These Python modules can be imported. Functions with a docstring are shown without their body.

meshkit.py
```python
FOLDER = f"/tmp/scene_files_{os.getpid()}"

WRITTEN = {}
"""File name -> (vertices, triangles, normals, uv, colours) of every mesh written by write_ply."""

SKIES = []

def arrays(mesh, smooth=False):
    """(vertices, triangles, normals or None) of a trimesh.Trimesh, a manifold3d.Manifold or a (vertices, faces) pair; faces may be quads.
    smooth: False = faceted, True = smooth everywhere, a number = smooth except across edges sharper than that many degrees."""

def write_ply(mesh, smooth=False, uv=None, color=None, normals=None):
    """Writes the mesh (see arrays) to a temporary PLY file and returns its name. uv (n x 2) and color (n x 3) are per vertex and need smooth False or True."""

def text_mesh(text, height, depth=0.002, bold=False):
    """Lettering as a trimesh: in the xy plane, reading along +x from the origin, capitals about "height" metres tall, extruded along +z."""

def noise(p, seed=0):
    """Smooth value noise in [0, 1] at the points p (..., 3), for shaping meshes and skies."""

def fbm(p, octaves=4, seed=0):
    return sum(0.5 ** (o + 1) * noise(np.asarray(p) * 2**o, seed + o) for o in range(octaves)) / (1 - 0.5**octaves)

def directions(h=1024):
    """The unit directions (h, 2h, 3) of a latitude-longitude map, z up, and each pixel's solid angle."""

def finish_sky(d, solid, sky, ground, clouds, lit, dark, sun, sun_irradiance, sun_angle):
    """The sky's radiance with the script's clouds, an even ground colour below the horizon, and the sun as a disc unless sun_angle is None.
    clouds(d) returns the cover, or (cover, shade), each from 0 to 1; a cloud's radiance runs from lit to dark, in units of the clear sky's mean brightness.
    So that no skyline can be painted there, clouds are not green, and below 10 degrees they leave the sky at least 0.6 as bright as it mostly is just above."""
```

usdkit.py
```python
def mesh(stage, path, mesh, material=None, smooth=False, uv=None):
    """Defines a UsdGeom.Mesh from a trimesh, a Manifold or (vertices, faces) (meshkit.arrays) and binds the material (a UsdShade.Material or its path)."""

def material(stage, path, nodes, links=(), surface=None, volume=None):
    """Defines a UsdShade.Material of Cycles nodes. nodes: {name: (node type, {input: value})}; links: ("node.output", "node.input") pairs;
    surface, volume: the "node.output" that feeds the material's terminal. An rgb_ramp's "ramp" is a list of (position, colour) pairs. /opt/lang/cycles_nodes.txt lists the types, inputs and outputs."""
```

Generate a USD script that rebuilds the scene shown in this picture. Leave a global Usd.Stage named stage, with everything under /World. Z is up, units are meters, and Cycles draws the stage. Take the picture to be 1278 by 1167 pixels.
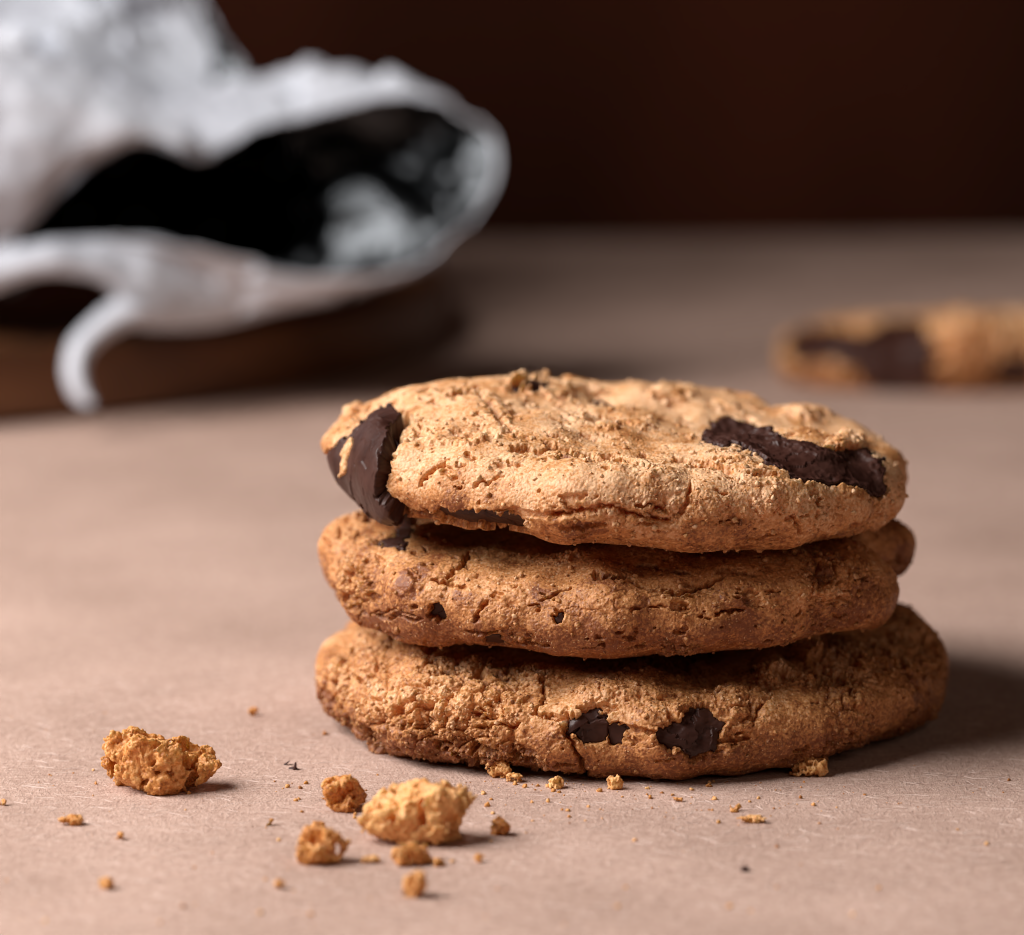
import math
import numpy as np
import trimesh
import usdkit
from scipy.ndimage import map_coordinates
from scipy.spatial import cKDTree
from scipy.interpolate import CubicSpline, PchipInterpolator, RegularGridInterpolator
from shapely.geometry import Polygon
from pxr import Usd, UsdGeom, UsdLux, UsdShade, Gf, Sdf, Vt

stage = Usd.Stage.CreateInMemory()
UsdGeom.SetStageUpAxis(stage, "Z")
UsdGeom.SetStageMetersPerUnit(stage, 1.0)
UsdGeom.Xform.Define(stage, "/World")
MM = 0.001

# ---------------------------------------------------------------- camera
CAM_H, CAM_D, F = 117.0, 490.0, 4647.0          # mm above the table, mm in front of the stack, focal length in picture widths of 1278
PITCH = math.atan(793 / F)
EYE = np.array([0, -CAM_D, CAM_H])
FW = np.array([0, math.cos(PITCH), -math.sin(PITCH)])
UP = np.array([0, math.sin(PITCH), math.cos(PITCH)])
RT = np.array([1.0, 0, 0])
cam = UsdGeom.Camera.Define(stage, "/World/camera")
cam.CreateHorizontalApertureAttr(36.0)
cam.CreateFocalLengthAttr(36.0 * F / 1278)
cam.CreateFStopAttr(14.5)
cam.CreateFocusDistanceAttr(0.463)
cam.CreateClippingRangeAttr(Gf.Vec2f(0.02, 20))
cam.CreateExposureAttr(0.0)
cx = UsdGeom.Xformable(cam)
cx.AddTranslateOp().Set(Gf.Vec3d(*(EYE * MM)))
cx.AddRotateXOp().Set(90 - math.degrees(PITCH))


def proj(p):
    q = np.asarray(p, float) - EYE
    w = q @ FW
    return np.stack([639 + F * (q @ RT) / w, 583.5 - F * (q @ UP) / w], -1)


def ray(x, y):
    return FW + RT * (x - 639) / F + UP * (583.5 - y) / F


def on_z(x, y, z=0.0):
    d = ray(x, y)
    return EYE + d * (z - EYE[2]) / d[2]


def on_y(x, y, yy):
    d = ray(x, y)
    return EYE + d * (yy - EYE[1]) / d[1]


# ---------------------------------------------------------------- light: one window at the left, and the dim rest of the room
def rect(name, pos, aim, w, h, power, color):
    l = UsdLux.RectLight.Define(stage, "/World/" + name)
    l.CreateWidthAttr(w); l.CreateHeightAttr(h); l.CreateIntensityAttr(power); l.CreateColorAttr(Gf.Vec3f(*color))
    z = np.array(pos, float) - np.array(aim, float); z /= np.linalg.norm(z)
    x = np.cross([0, 0, 1.0], z); x /= np.linalg.norm(x); y = np.cross(z, x)
    m = Gf.Matrix4d(*x, 0, *y, 0, *z, 0, *pos, 1)
    UsdGeom.Xformable(l).AddTransformOp().Set(m)


rect("window_light", (-0.43, -0.085, 0.42), (0.03, -0.05, 0.0), 0.42, 0.42, 16.4, (1.0, 0.965, 0.945))
rect("room_light", (0.50, -0.48, 0.50), (0.0, 0.0, 0.0), 0.5, 0.5, 0.66, (1.0, 0.76, 0.61))

# ---------------------------------------------------------------- helpers
used = {}


def numbered(path):
    n = used.get(path, 0)
    used[path] = n + 1
    return path if n == 0 else f"{path}_{n:03d}"


def say(prim, **data):
    for k, v in data.items():
        if v:
            prim.SetCustomDataByKey(k, v)


def thing(name, loc, label=None, category=None, group=None, kind=None):
    """An Xform at the thing's base; loc in mm."""
    x = UsdGeom.Xform.Define(stage, numbered("/World/" + name))
    x.AddTranslateOp().Set(Gf.Vec3d(*(np.asarray(loc, float) * MM)))
    say(x.GetPrim(), label=label, category=category, group=group, kind=kind)
    return x.GetPrim()


def part(name, parent, v, f, mat, loc, smooth=True, attrs=None, **data):
    """A mesh under parent; v in mm, in world space; loc is where the parent stands."""
    path = numbered((parent.GetPath().pathString if parent else "/World") + "/" + name)
    m = usdkit.mesh(stage, path, ((np.asarray(v) - np.asarray(loc)) * MM, np.asarray(f)), mat, smooth=smooth)
    if parent is None:
        UsdGeom.Xformable(m).AddTranslateOp().Set(Gf.Vec3d(*(np.asarray(loc, float) * MM)))
    for k, a in (attrs or {}).items():
        UsdGeom.PrimvarsAPI(m.GetPrim()).CreatePrimvar(k, Sdf.ValueTypeNames.FloatArray, "vertex").Set(Vt.FloatArray.FromNumpy(np.asarray(a, np.float32)))
    say(m.GetPrim(), **data)
    return m.GetPrim()


def sstep(a, b, x):
    t = np.clip((x - a) / (b - a), 0, 1)
    return t * t * (3 - 2 * t)


TABLE_OF_NOISE = np.random.default_rng(12345).random((64, 64, 64)).astype(np.float32)


SEEN = None      # while a cookie is shaped: which of its vertices face the photographer, the only ones worth fine relief


def noise01(p, seed=0):
    """Smooth value noise in [0, 1] from a repeating table of random numbers."""
    i = np.floor(p)
    t = p - i
    t *= t * (3 - 2 * t)
    t += i + np.array([seed * 17.0, seed * 29.0, seed * 41.0], np.float32) % 64
    return map_coordinates(TABLE_OF_NOISE, t.T, order=1, mode="grid-wrap", output=np.float32)


def fbm01(p, octaves=4, seed=0):
    p = np.asarray(p, np.float32)
    if SEEN is not None and len(p) == len(SEEN):
        out = np.full(len(p), 0.5)
        q = p[SEEN]
        out[SEEN] = sum(0.5 ** (o + 1) * noise01(q * np.float32(2**o), seed + 7 * o) for o in range(octaves)) / (1 - 0.5**octaves)
        return out
    return (sum(0.5 ** (o + 1) * noise01(p * np.float32(2**o), seed + 7 * o) for o in range(octaves)) / (1 - 0.5**octaves)).astype(float)


def fbm(p, scale, octaves, seed):
    return fbm01(np.asarray(p) / scale, octaves, seed) * 2 - 1


def normals(v, f):
    n = np.zeros_like(v)
    c = np.cross(v[f[:, 1]] - v[f[:, 0]], v[f[:, 2]] - v[f[:, 0]])
    for k in range(3):
        for a in range(3):
            n[:, a] += np.bincount(f[:, k], c[:, a], len(v))
    return n / np.maximum(np.linalg.norm(n, axis=1, keepdims=True), 1e-12)


def cells(p, spacing, seed, k=2):
    """Distances, in cells, from p to the nearest k of randomly strewn points."""
    r = np.random.default_rng(seed)
    lo, hi = p.min(0) - spacing, p.max(0) + spacing
    g = [np.arange(a, b + spacing, spacing) for a, b in zip(lo, hi)]
    q = np.stack(np.meshgrid(*g, indexing="ij"), -1).reshape(-1, 3)
    q = q + r.uniform(-0.5, 0.5, q.shape) * spacing
    tree = cKDTree(q, balanced_tree=False, compact_nodes=False)
    if SEEN is not None and len(p) == len(SEEN):
        d, i = np.full((len(p), k) if k > 1 else len(p), 0.55 * spacing), np.zeros((len(p), k) if k > 1 else len(p), int)
        d[SEEN], i[SEEN] = tree.query(p[SEEN], k=k, workers=-1)
    else:
        d, i = tree.query(p, k=k, workers=-1)
    return d / spacing, i, r.random(len(q))


def seg_dist(p, line):
    best = np.full(len(p), 1e9)
    for a, b in zip(line[:-1], line[1:]):
        a, b = np.array(a, float), np.array(b, float)
        t = np.clip(((p - a) @ (b - a)) / ((b - a) @ (b - a)), 0, 1)
        best = np.minimum(best, np.linalg.norm(p - a - t[:, None] * (b - a), axis=1))
    return best


def poly_sd(p, poly):
    """Signed distance to a closed outline, inside positive."""
    poly = np.array(poly, float)
    d = seg_dist(p, np.vstack([poly, poly[:1]]))
    inside = np.zeros(len(p), bool)
    for a, b in zip(poly, np.roll(poly, -1, 0)):
        c = (a[1] > p[:, 1]) != (b[1] > p[:, 1])
        with np.errstate(divide="ignore", invalid="ignore"):
            inside ^= c & (p[:, 0] < (b[0] - a[0]) * (p[:, 1] - a[1]) / (b[1] - a[1]) + a[0])
    return np.where(inside, d, -d)


def surface_nets(d, h, origin):
    """Naive surface nets of the sampled distance field d (inside negative)."""
    s = d < 0
    n = np.array(d.shape)
    c = [s[i:n[0] - 1 + i, j:n[1] - 1 + j, k:n[2] - 1 + k] for i in (0, 1) for j in (0, 1) for k in (0, 1)]
    cnt = sum(x.astype(np.int8) for x in c)
    act = (cnt > 0) & (cnt < 8)
    idx = np.full(act.shape, -1, np.int64)
    at = np.argwhere(act)
    idx[act] = np.arange(len(at))
    acc, w = np.zeros((len(at), 3)), np.zeros(len(at))
    corners = [(i, j, k) for i in (0, 1) for j in (0, 1) for k in (0, 1)]
    val = {q: d[at[:, 0] + q[0], at[:, 1] + q[1], at[:, 2] + q[2]] for q in corners}
    for a in corners:
        for ax in range(3):
            if a[ax] == 0:
                b = tuple(x + (i == ax) for i, x in enumerate(a))
                va, vb = val[a], val[b]
                cr = (va < 0) != (vb < 0)
                t = np.where(cr, va / np.where(cr, va - vb, 1), 0)
                q = np.tile(np.array(a, float), (len(at), 1))
                q[:, ax] += t
                acc += q * cr[:, None]
                w += cr
    v = (at + acc / w[:, None]) * h + origin
    faces = []
    for ax in range(3):
        sl0, sl1 = [slice(1, -1)] * 3, [slice(1, -1)] * 3
        sl0[ax], sl1[ax] = slice(0, -1), slice(1, None)
        a, b = s[tuple(sl0)], s[tuple(sl1)]
        for flip, m in ((False, a & ~b), (True, ~a & b)):
            e = np.argwhere(m)
            e = e + np.array([0 if i == ax else 1 for i in range(3)])
            u, w2 = (ax + 1) % 3, (ax + 2) % 3
            def cell(du, dw):
                q = e.copy(); q[:, u] -= du; q[:, w2] -= dw
                return idx[q[:, 0], q[:, 1], q[:, 2]]
            q = np.stack([cell(1, 1), cell(0, 1), cell(0, 0), cell(1, 0)], 1)
            faces.append(q[:, ::-1] if flip else q)
    q = np.vstack(faces)
    return v, np.vstack([q[:, [0, 1, 2]], q[:, [0, 2, 3]]])


# ---------------------------------------------------------------- materials
def mat(name, nodes, links, surface="p.BSDF"):
    return usdkit.material(stage, "/World/Looks/" + name, nodes, links, surface=surface)


UsdGeom.Scope.Define(stage, "/World/Looks")


def dough_mat(name, pale, gold, brown):
    return mat(name, {
        "g": ("geometry", {}),
        "a": ("attribute", {"attribute": "tone"}),
        "n1": ("noise_texture", {"scale": 420.0, "detail": 5.0, "roughness": 0.65}),
        "n2": ("noise_texture", {"scale": 2300.0, "detail": 4.0, "roughness": 0.7}),
        "v": ("voronoi_texture", {"scale": 2600.0, "randomness": 1.0}),
        "vc": ("separate_color", {}),
        "m1": ("math", {"math_type": "multiply_add", "value2": 0.7, "value3": -0.35}),
        "s1": ("math", {"math_type": "add"}),
        "m2": ("math", {"math_type": "multiply_add", "value2": 1.5, "value3": -0.75}),
        "s2": ("math", {"math_type": "add"}),
        "m3": ("math", {"math_type": "multiply_add", "value2": 0.42, "value3": -0.21}),
        "s3": ("math", {"math_type": "add", "use_clamp": True}),
        "r": ("rgb_ramp", {"ramp": [(0.0, pale), (0.45, gold), (1.0, brown)]}),
        "sp": ("noise_texture", {"scale": 900.0, "detail": 2.0, "roughness": 0.7}),
        "spr": ("rgb_ramp", {"ramp": [(0.0, (0, 0, 0)), (0.66, (0, 0, 0)), (0.71, (0.7, 0.7, 0.7)), (1.0, (1, 1, 1))]}),
        "spm": ("noise_texture", {"scale": 160.0, "detail": 2.0}),
        "spr2": ("rgb_ramp", {"ramp": [(0.0, (0, 0, 0)), (0.55, (0, 0, 0)), (0.62, (0.75, 0.75, 0.75)), (1.0, (0.8, 0.8, 0.8))]}),
        "spx": ("math", {"math_type": "multiply"}),
        "mx": ("mix_color", {"b": (0.11, 0.036, 0.014)}),
        "gl": ("noise_texture", {"scale": 3300.0, "detail": 1.0}),
        "glr": ("rgb_ramp", {"ramp": [(0.0, (0, 0, 0)), (0.70, (0, 0, 0)), (0.77, (0.8, 0.8, 0.8)), (1.0, (0.9, 0.9, 0.9))]}),
        "mg": ("mix_color", {"b": (0.80, 0.58, 0.34)}),
        "rr": ("map_range", {"from_min": 0.3, "from_max": 0.75, "to_min": 0.72, "to_max": 0.34}),
        "hm": ("math", {"math_type": "multiply_add", "value2": -0.9}),
        "b": ("bump", {"strength": 0.5, "distance": 0.00016}),
        "p": ("principled_bsdf", {"subsurface_weight": 0.12, "subsurface_scale": 0.0009, "subsurface_radius": (1.0, 0.45, 0.18), "specular_ior_level": 0.4}),
    }, [("g.position", "n1.vector"), ("g.position", "n2.vector"), ("g.position", "sp.vector"), ("g.position", "spm.vector"), ("g.position", "v.vector"),
        ("n1.fac", "m1.value1"), ("m1.value", "s1.value1"), ("a.fac", "s1.value2"), ("n2.fac", "m2.value1"), ("m2.value", "s2.value1"), ("s1.value", "s2.value2"),
        ("v.color", "vc.color"), ("vc.r", "m3.value1"), ("m3.value", "s3.value1"), ("s2.value", "s3.value2"),
        ("s3.value", "r.fac"), ("sp.fac", "spr.fac"), ("spm.fac", "spr2.fac"), ("spr.color", "spx.value1"), ("spr2.color", "spx.value2"),
        ("spx.value", "mx.fac"), ("g.position", "gl.vector"), ("gl.fac", "glr.fac"), ("glr.color", "mg.fac"), ("r.color", "mg.a"), ("mg.result", "mx.a"), ("mx.result", "p.base_color"), ("n2.fac", "rr.value"), ("rr.result", "p.roughness"),
        ("v.distance", "hm.value1"), ("n2.fac", "hm.value3"), ("hm.value", "b.height"), ("b.normal", "p.normal")])


DOUGH = dough_mat("baked_dough", (0.70, 0.415, 0.228), (0.52, 0.222, 0.072), (0.19, 0.055, 0.014))
CRUMB = dough_mat("crumb_dough", (0.74, 0.39, 0.15), (0.54, 0.205, 0.045), (0.25, 0.070, 0.013))
CHOC = mat("dark_chocolate", {
    "g": ("geometry", {}),
    "n": ("noise_texture", {"scale": 300.0, "detail": 6.0, "roughness": 0.6}),
    "n2": ("noise_texture", {"scale": 1500.0, "detail": 4.0, "roughness": 0.65}),
    "r": ("rgb_ramp", {"ramp": [(0.3, (0.027, 0.0085, 0.0055)), (0.7, (0.056, 0.020, 0.0135))]}),
    "rr": ("map_range", {"from_min": 0.3, "from_max": 0.7, "to_min": 0.36, "to_max": 0.62}),
    "b": ("bump", {"strength": 0.2, "distance": 0.0003}),
    "p": ("principled_bsdf", {"specular_ior_level": 0.25}),
}, [("g.position", "n.vector"), ("g.position", "n2.vector"), ("n.fac", "r.fac"), ("r.color", "p.base_color"), ("n.fac", "rr.value"), ("rr.result", "p.roughness"),
    ("n2.fac", "b.height"), ("b.normal", "p.normal")])
TABLE = mat("fibrous_card", {
    "g": ("geometry", {}),
    "w": ("noise_texture", {"scale": 120.0, "detail": 2.0}),
    "wv": ("vector_math", {"math_type": "multiply_add", "vector2": (0.006, 0.006, 0.0)}),
    "mp": ("mapping", {"scale": (420.0, 1500.0, 1.0), "rotation": (0, 0, 0.35)}),
    "mq": ("mapping", {"scale": (1500.0, 500.0, 1.0), "rotation": (0, 0, 0.5)}),
    "f1": ("noise_texture", {"scale": 1.0, "detail": 4.0, "roughness": 0.6}),
    "f2": ("noise_texture", {"scale": 1.0, "detail": 4.0, "roughness": 0.6}),
    "big": ("noise_texture", {"scale": 28.0, "detail": 4.0, "roughness": 0.6}),
    "fine": ("noise_texture", {"scale": 2800.0, "detail": 3.0, "roughness": 0.7}),
    "ad": ("math", {"math_type": "add"}),
    "hf": ("math", {"math_type": "multiply", "value2": 0.5}),
    "fn": ("math", {"math_type": "multiply_add", "value2": 0.7, "value3": -0.35}),
    "hx": ("math", {"math_type": "add"}),
    "r": ("rgb_ramp", {"ramp": [(0.22, (0.22, 0.125, 0.095)), (0.40, (0.45, 0.300, 0.240)), (0.55, (0.545, 0.377, 0.308)), (0.74, (0.74, 0.57, 0.49))]}),
    "rb": ("rgb_ramp", {"ramp": [(0.3, (0.80, 0.77, 0.75)), (0.7, (1.09, 1.08, 1.08))]}),
    "mx": ("mix_color", {"blend_type": "multiply", "fac": 1.0, "use_clamp": False}),
    "hs": ("math", {"math_type": "add"}),
    "b": ("bump", {"strength": 1.0, "distance": 0.0003}),
    "p": ("principled_bsdf", {"roughness": 0.8, "specular_ior_level": 0.25}),
}, [("g.position", "w.vector"), ("w.color", "wv.vector1"), ("g.position", "wv.vector3"), ("wv.vector", "mp.vector"), ("wv.vector", "mq.vector"),
    ("mp.vector", "f1.vector"), ("mq.vector", "f2.vector"), ("g.position", "big.vector"), ("g.position", "fine.vector"),
    ("f1.fac", "ad.value1"), ("f2.fac", "ad.value2"), ("ad.value", "hf.value1"), ("fine.fac", "fn.value1"), ("fn.value", "hx.value1"), ("hf.value", "hx.value2"), ("hx.value", "r.fac"), ("big.fac", "rb.fac"), ("r.color", "mx.a"), ("rb.color", "mx.b"),
    ("mx.result", "p.base_color"), ("hf.value", "hs.value1"), ("fine.fac", "hs.value2"), ("hs.value", "b.height"), ("b.normal", "p.normal")])
WALL = mat("dark_brown_wall", {
    "g": ("geometry", {}),
    "mp": ("mapping", {"scale": (9.0, 9.0, 2.0)}),
    "n": ("noise_texture", {"scale": 1.0, "detail": 3.0}),
    "r": ("rgb_ramp", {"ramp": [(0.3, (0.022, 0.0070, 0.0036)), (0.7, (0.062, 0.0165, 0.0085))]}),
    "p": ("principled_bsdf", {"roughness": 0.9, "specular_ior_level": 0.03}),
}, [("g.position", "mp.vector"), ("mp.vector", "n.vector"), ("n.fac", "r.fac"), ("r.color", "p.base_color")])
WOOD = mat("oiled_wood", {
    "g": ("geometry", {}),
    "mp": ("mapping", {"scale": (40.0, 6.0, 60.0), "rotation": (0, 0, 0.6)}),
    "n": ("noise_texture", {"scale": 1.0, "detail": 6.0, "roughness": 0.6, "distortion": 0.6}),
    "r": ("rgb_ramp", {"ramp": [(0.3, (0.055, 0.018, 0.006)), (0.55, (0.115, 0.040, 0.011)), (0.75, (0.17, 0.064, 0.019))]}),
    "b": ("bump", {"strength": 0.2, "distance": 0.0004}),
    "p": ("principled_bsdf", {"roughness": 0.5}),
}, [("g.position", "mp.vector"), ("mp.vector", "n.vector"), ("n.fac", "r.fac"), ("r.color", "p.base_color"), ("n.fac", "b.height"), ("b.normal", "p.normal")])
PAPER = mat("white_wrapper", {
    "g": ("geometry", {}),
    "n": ("noise_texture", {"scale": 25.0, "detail": 4.0}),
    "r": ("rgb_ramp", {"ramp": [(0.32, (0.35, 0.36, 0.40)), (0.68, (0.58, 0.605, 0.66))]}),
    "b": ("bump", {"strength": 0.35, "distance": 0.002}),
    "p": ("principled_bsdf", {"roughness": 0.5, "specular_ior_level": 0.4}),
}, [("g.position", "n.vector"), ("n.fac", "r.fac"), ("r.color", "p.base_color"), ("n.fac", "b.height"), ("b.normal", "p.normal")])
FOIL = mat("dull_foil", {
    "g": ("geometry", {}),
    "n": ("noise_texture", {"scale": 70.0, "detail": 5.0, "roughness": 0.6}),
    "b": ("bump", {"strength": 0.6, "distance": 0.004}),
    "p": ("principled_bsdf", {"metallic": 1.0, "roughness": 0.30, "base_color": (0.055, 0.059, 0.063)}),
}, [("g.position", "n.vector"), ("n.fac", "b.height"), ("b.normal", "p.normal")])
FIBRE_PALE = mat("pale_fibre", {"p": ("principled_bsdf", {"base_color": (0.68, 0.54, 0.48), "roughness": 0.7})}, [])
FIBRE_DARK = mat("dark_fibre", {"p": ("principled_bsdf", {"base_color": (0.20, 0.11, 0.08), "roughness": 0.7})}, [])

# ---------------------------------------------------------------- the setting: table top and the wall behind
t = thing("table_top", (0, 0, 0), kind="structure")
SL = 0.11          # the far edge of the table and the wall run a little away to the right
tb = trimesh.creation.extrude_polygon(Polygon([(-900, -700), (900, -700), (900, 588 + 900 * SL), (-900, 588 - 900 * SL)]), 18, engine="earcut"); tb.apply_translation((0, 0, -18))
part("surface", t, tb.vertices, tb.faces, TABLE, (0, 0, 0), smooth=False)
rng = np.random.default_rng(5)


def fibres(name, n, width, lo, hi, material, seed):
    r = np.random.default_rng(seed)
    pts, counts, wid = [], [], []
    while len(counts) < n:
        x, y = r.uniform(0, 1278), 1170 - 330 * r.random() ** 0.8
        c = on_z(x, y)
        L, a, k = r.uniform(lo, hi), r.normal(0.15, 0.75), r.normal(0, 0.25)
        m = 6
        s = np.linspace(-0.5, 0.5, m) * L
        ang = a + k * s + 0.25 * np.sin(s * r.uniform(0.5, 2) + r.uniform(0, 6))
        step = L / (m - 1)
        q = np.stack([c[0] + np.cumsum(np.cos(ang)) * step, c[1] + np.cumsum(np.sin(ang)) * step, np.full(m, width * 0.15)], 1)
        pts.append(q); counts.append(m); wid += [width * r.uniform(0.6, 1.2)] * m
    path = numbered(t.GetPath().pathString + "/" + name)
    b = UsdGeom.BasisCurves.Define(stage, path)
    b.CreateTypeAttr("linear")
    b.CreatePointsAttr(Vt.Vec3fArray.FromNumpy((np.vstack(pts) * MM).astype(np.float32)))
    b.CreateCurveVertexCountsAttr(Vt.IntArray.FromNumpy(np.array(counts, np.int32)))
    b.CreateWidthsAttr(Vt.FloatArray.FromNumpy((np.array(wid) * MM).astype(np.float32)))
    b.SetWidthsInterpolation("vertex")
    UsdShade.MaterialBindingAPI.Apply(b.GetPrim()).Bind(material)
    say(b.GetPrim(), kind="stuff")


fibres("pale_fibre", 1500, 0.06, 0.6, 3.2, FIBRE_PALE, 1)
fibres("dark_fibre", 1100, 0.045, 0.4, 2.0, FIBRE_DARK, 2)
wb = trimesh.creation.box((2400, 20, 1300)); wb.apply_transform(trimesh.transformations.rotation_matrix(math.atan(SL), (0, 0, 1))); wb.apply_translation((0, 640, 300))
part("wall", None, wb.vertices, wb.faces, WALL, (0, 640, 0), smooth=False, kind="structure")

# ---------------------------------------------------------------- cookies
DOMED = np.array([(0, 0), (0.5, 0), (0.78, 0.01), (0.90, 0.065), (0.972, 0.19), (1.0, 0.40), (0.992, 0.60), (0.955, 0.745), (0.875, 0.855), (0.72, 0.935), (0.4, 0.988), (0, 1.0)])
PROFILE = np.array([(0, 0), (0.5, 0), (0.78, 0.01), (0.90, 0.075), (0.968, 0.22), (1.0, 0.44), (0.99, 0.64), (0.945, 0.80), (0.86, 0.905), (0.70, 0.965), (0.4, 0.995), (0, 1.0)])


def grid_cookie(center, z0, thick, radius, nth, rows, front, profile=PROFILE):
    """Vertices of a round cookie as rings over a profile. radius: {angle in degrees: mm}. rows: number of rings (underside, rim, top). front: share of rings' vertices facing -y."""
    ang = sorted(radius)
    a = np.radians([*ang, ang[0] + 360]); rr = np.array([radius[k] for k in ang] + [radius[ang[0]]], float)
    spl = CubicSpline(a, rr, bc_type="periodic") if front != "pchip" else PchipInterpolator(a, rr)
    share = 0.86
    u = (np.arange(nth) + 0.5) / nth
    uu = u / share
    uu = uu + 0.055 * np.sin(2 * np.pi * uu)
    th = np.where(u < share, -np.pi - 0.12 + uu * (np.pi + 0.24), 0.12 + (u - share) / (1 - share) * (np.pi - 0.24))
    chord = np.concatenate([[0], np.cumsum(np.linalg.norm(np.diff(profile * [40, 15], axis=0), axis=1))])
    curve = PchipInterpolator(chord, profile)
    c1, c2 = chord[2] + 0.4 * (chord[3] - chord[2]), chord[9]
    s = np.concatenate([np.linspace(0.3, c1, rows[0], endpoint=False), np.linspace(c1, c2, rows[1], endpoint=False), np.linspace(c2, chord[-1] - 0.3, rows[2])])
    pr = curve(s)
    base = np.radians(ang[0])
    R = spl((th - base) % (2 * np.pi) + base)
    rho, zeta = np.repeat(pr[:, 0], nth), np.repeat(pr[:, 1], nth)
    T = np.tile(th, len(s))
    RR = np.tile(R, len(s))
    v = np.stack([center[0] + RR * rho * np.cos(T), center[1] + RR * rho * np.sin(T), z0 + thick * zeta], 1)
    n, m = len(s), nth
    i, j = np.meshgrid(np.arange(n - 1), np.arange(m), indexing="ij")
    p, q = i * m + j, i * m + (j + 1) % m
    f = np.vstack([np.stack([p, q, q + m], -1).reshape(-1, 3), np.stack([p, q + m, p + m], -1).reshape(-1, 3)])
    lowc, topc = len(v), len(v) + 1
    k = np.arange(m)
    f = np.vstack([f, np.stack([np.full(m, lowc), (k + 1) % m, k], 1), np.stack([np.full(m, topc), (n - 1) * m + k, (n - 1) * m + (k + 1) % m], 1)])
    v = np.vstack([v, [v[:m].mean(0)], [v[-m:].mean(0) if False else np.append(v[(n - 1) * m:(n * m)].mean(0)[:2], v[(n - 1) * m:(n * m), 2].mean())]])
    rho, zeta, T = np.append(rho, [0, 0]), np.append(zeta, [0, 1]), np.append(T, [0, 0])
    return v, f, rho, zeta, T


def weld_chunk(v, n, f, keep, off_out, off_in, rough, seed):
    """A closed piece cut from the cookie's own surface: outer face pushed by off_out, inner face by off_in."""
    fk = f[keep[f].all(1)]
    ids = np.unique(fk)
    if not len(ids):
        return None
    new = np.full(len(v), -1); new[ids] = np.arange(len(ids))
    ff = new[fk]
    a = v[ids] + n[ids] * off_out[ids, None]
    b = v[ids] + n[ids] * off_in[ids, None]
    e = np.sort(np.vstack([ff[:, [0, 1]], ff[:, [1, 2]], ff[:, [2, 0]]]), 1)
    d = np.vstack([ff[:, [0, 1]], ff[:, [1, 2]], ff[:, [2, 0]]])
    _, inv, cnt = np.unique(e, axis=0, return_inverse=True, return_counts=True)
    rim = d[cnt[inv.ravel()] == 1]
    m = len(ids)
    side = np.vstack([np.stack([rim[:, 1], rim[:, 0], rim[:, 0] + m], 1), np.stack([rim[:, 1], rim[:, 0] + m, rim[:, 1] + m], 1)])
    return np.vstack([a, b]), np.vstack([ff, ff[:, ::-1] + m, side])


def crumple(p, size, seed):
    """Crumpled sheet: flat facets that meet in sharp folds, from about -0.5 to 0.5."""
    r = np.random.default_rng(seed)
    g = [np.arange(a, b + size, size) for a, b in zip(p.min(0) - size, p.max(0) + size)]
    q = np.stack(np.meshgrid(*g, indexing="ij"), -1).reshape(-1, 3)
    q = q + r.uniform(-0.5, 0.5, q.shape) * size
    n = r.normal(size=q.shape); n /= np.linalg.norm(n, axis=1, keepdims=True)
    _, i = cKDTree(q).query(p, k=5)
    return np.max(np.einsum("ijk,ijk->ij", p[:, None] - q[i], n[i]), 1) / size - 0.5


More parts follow.
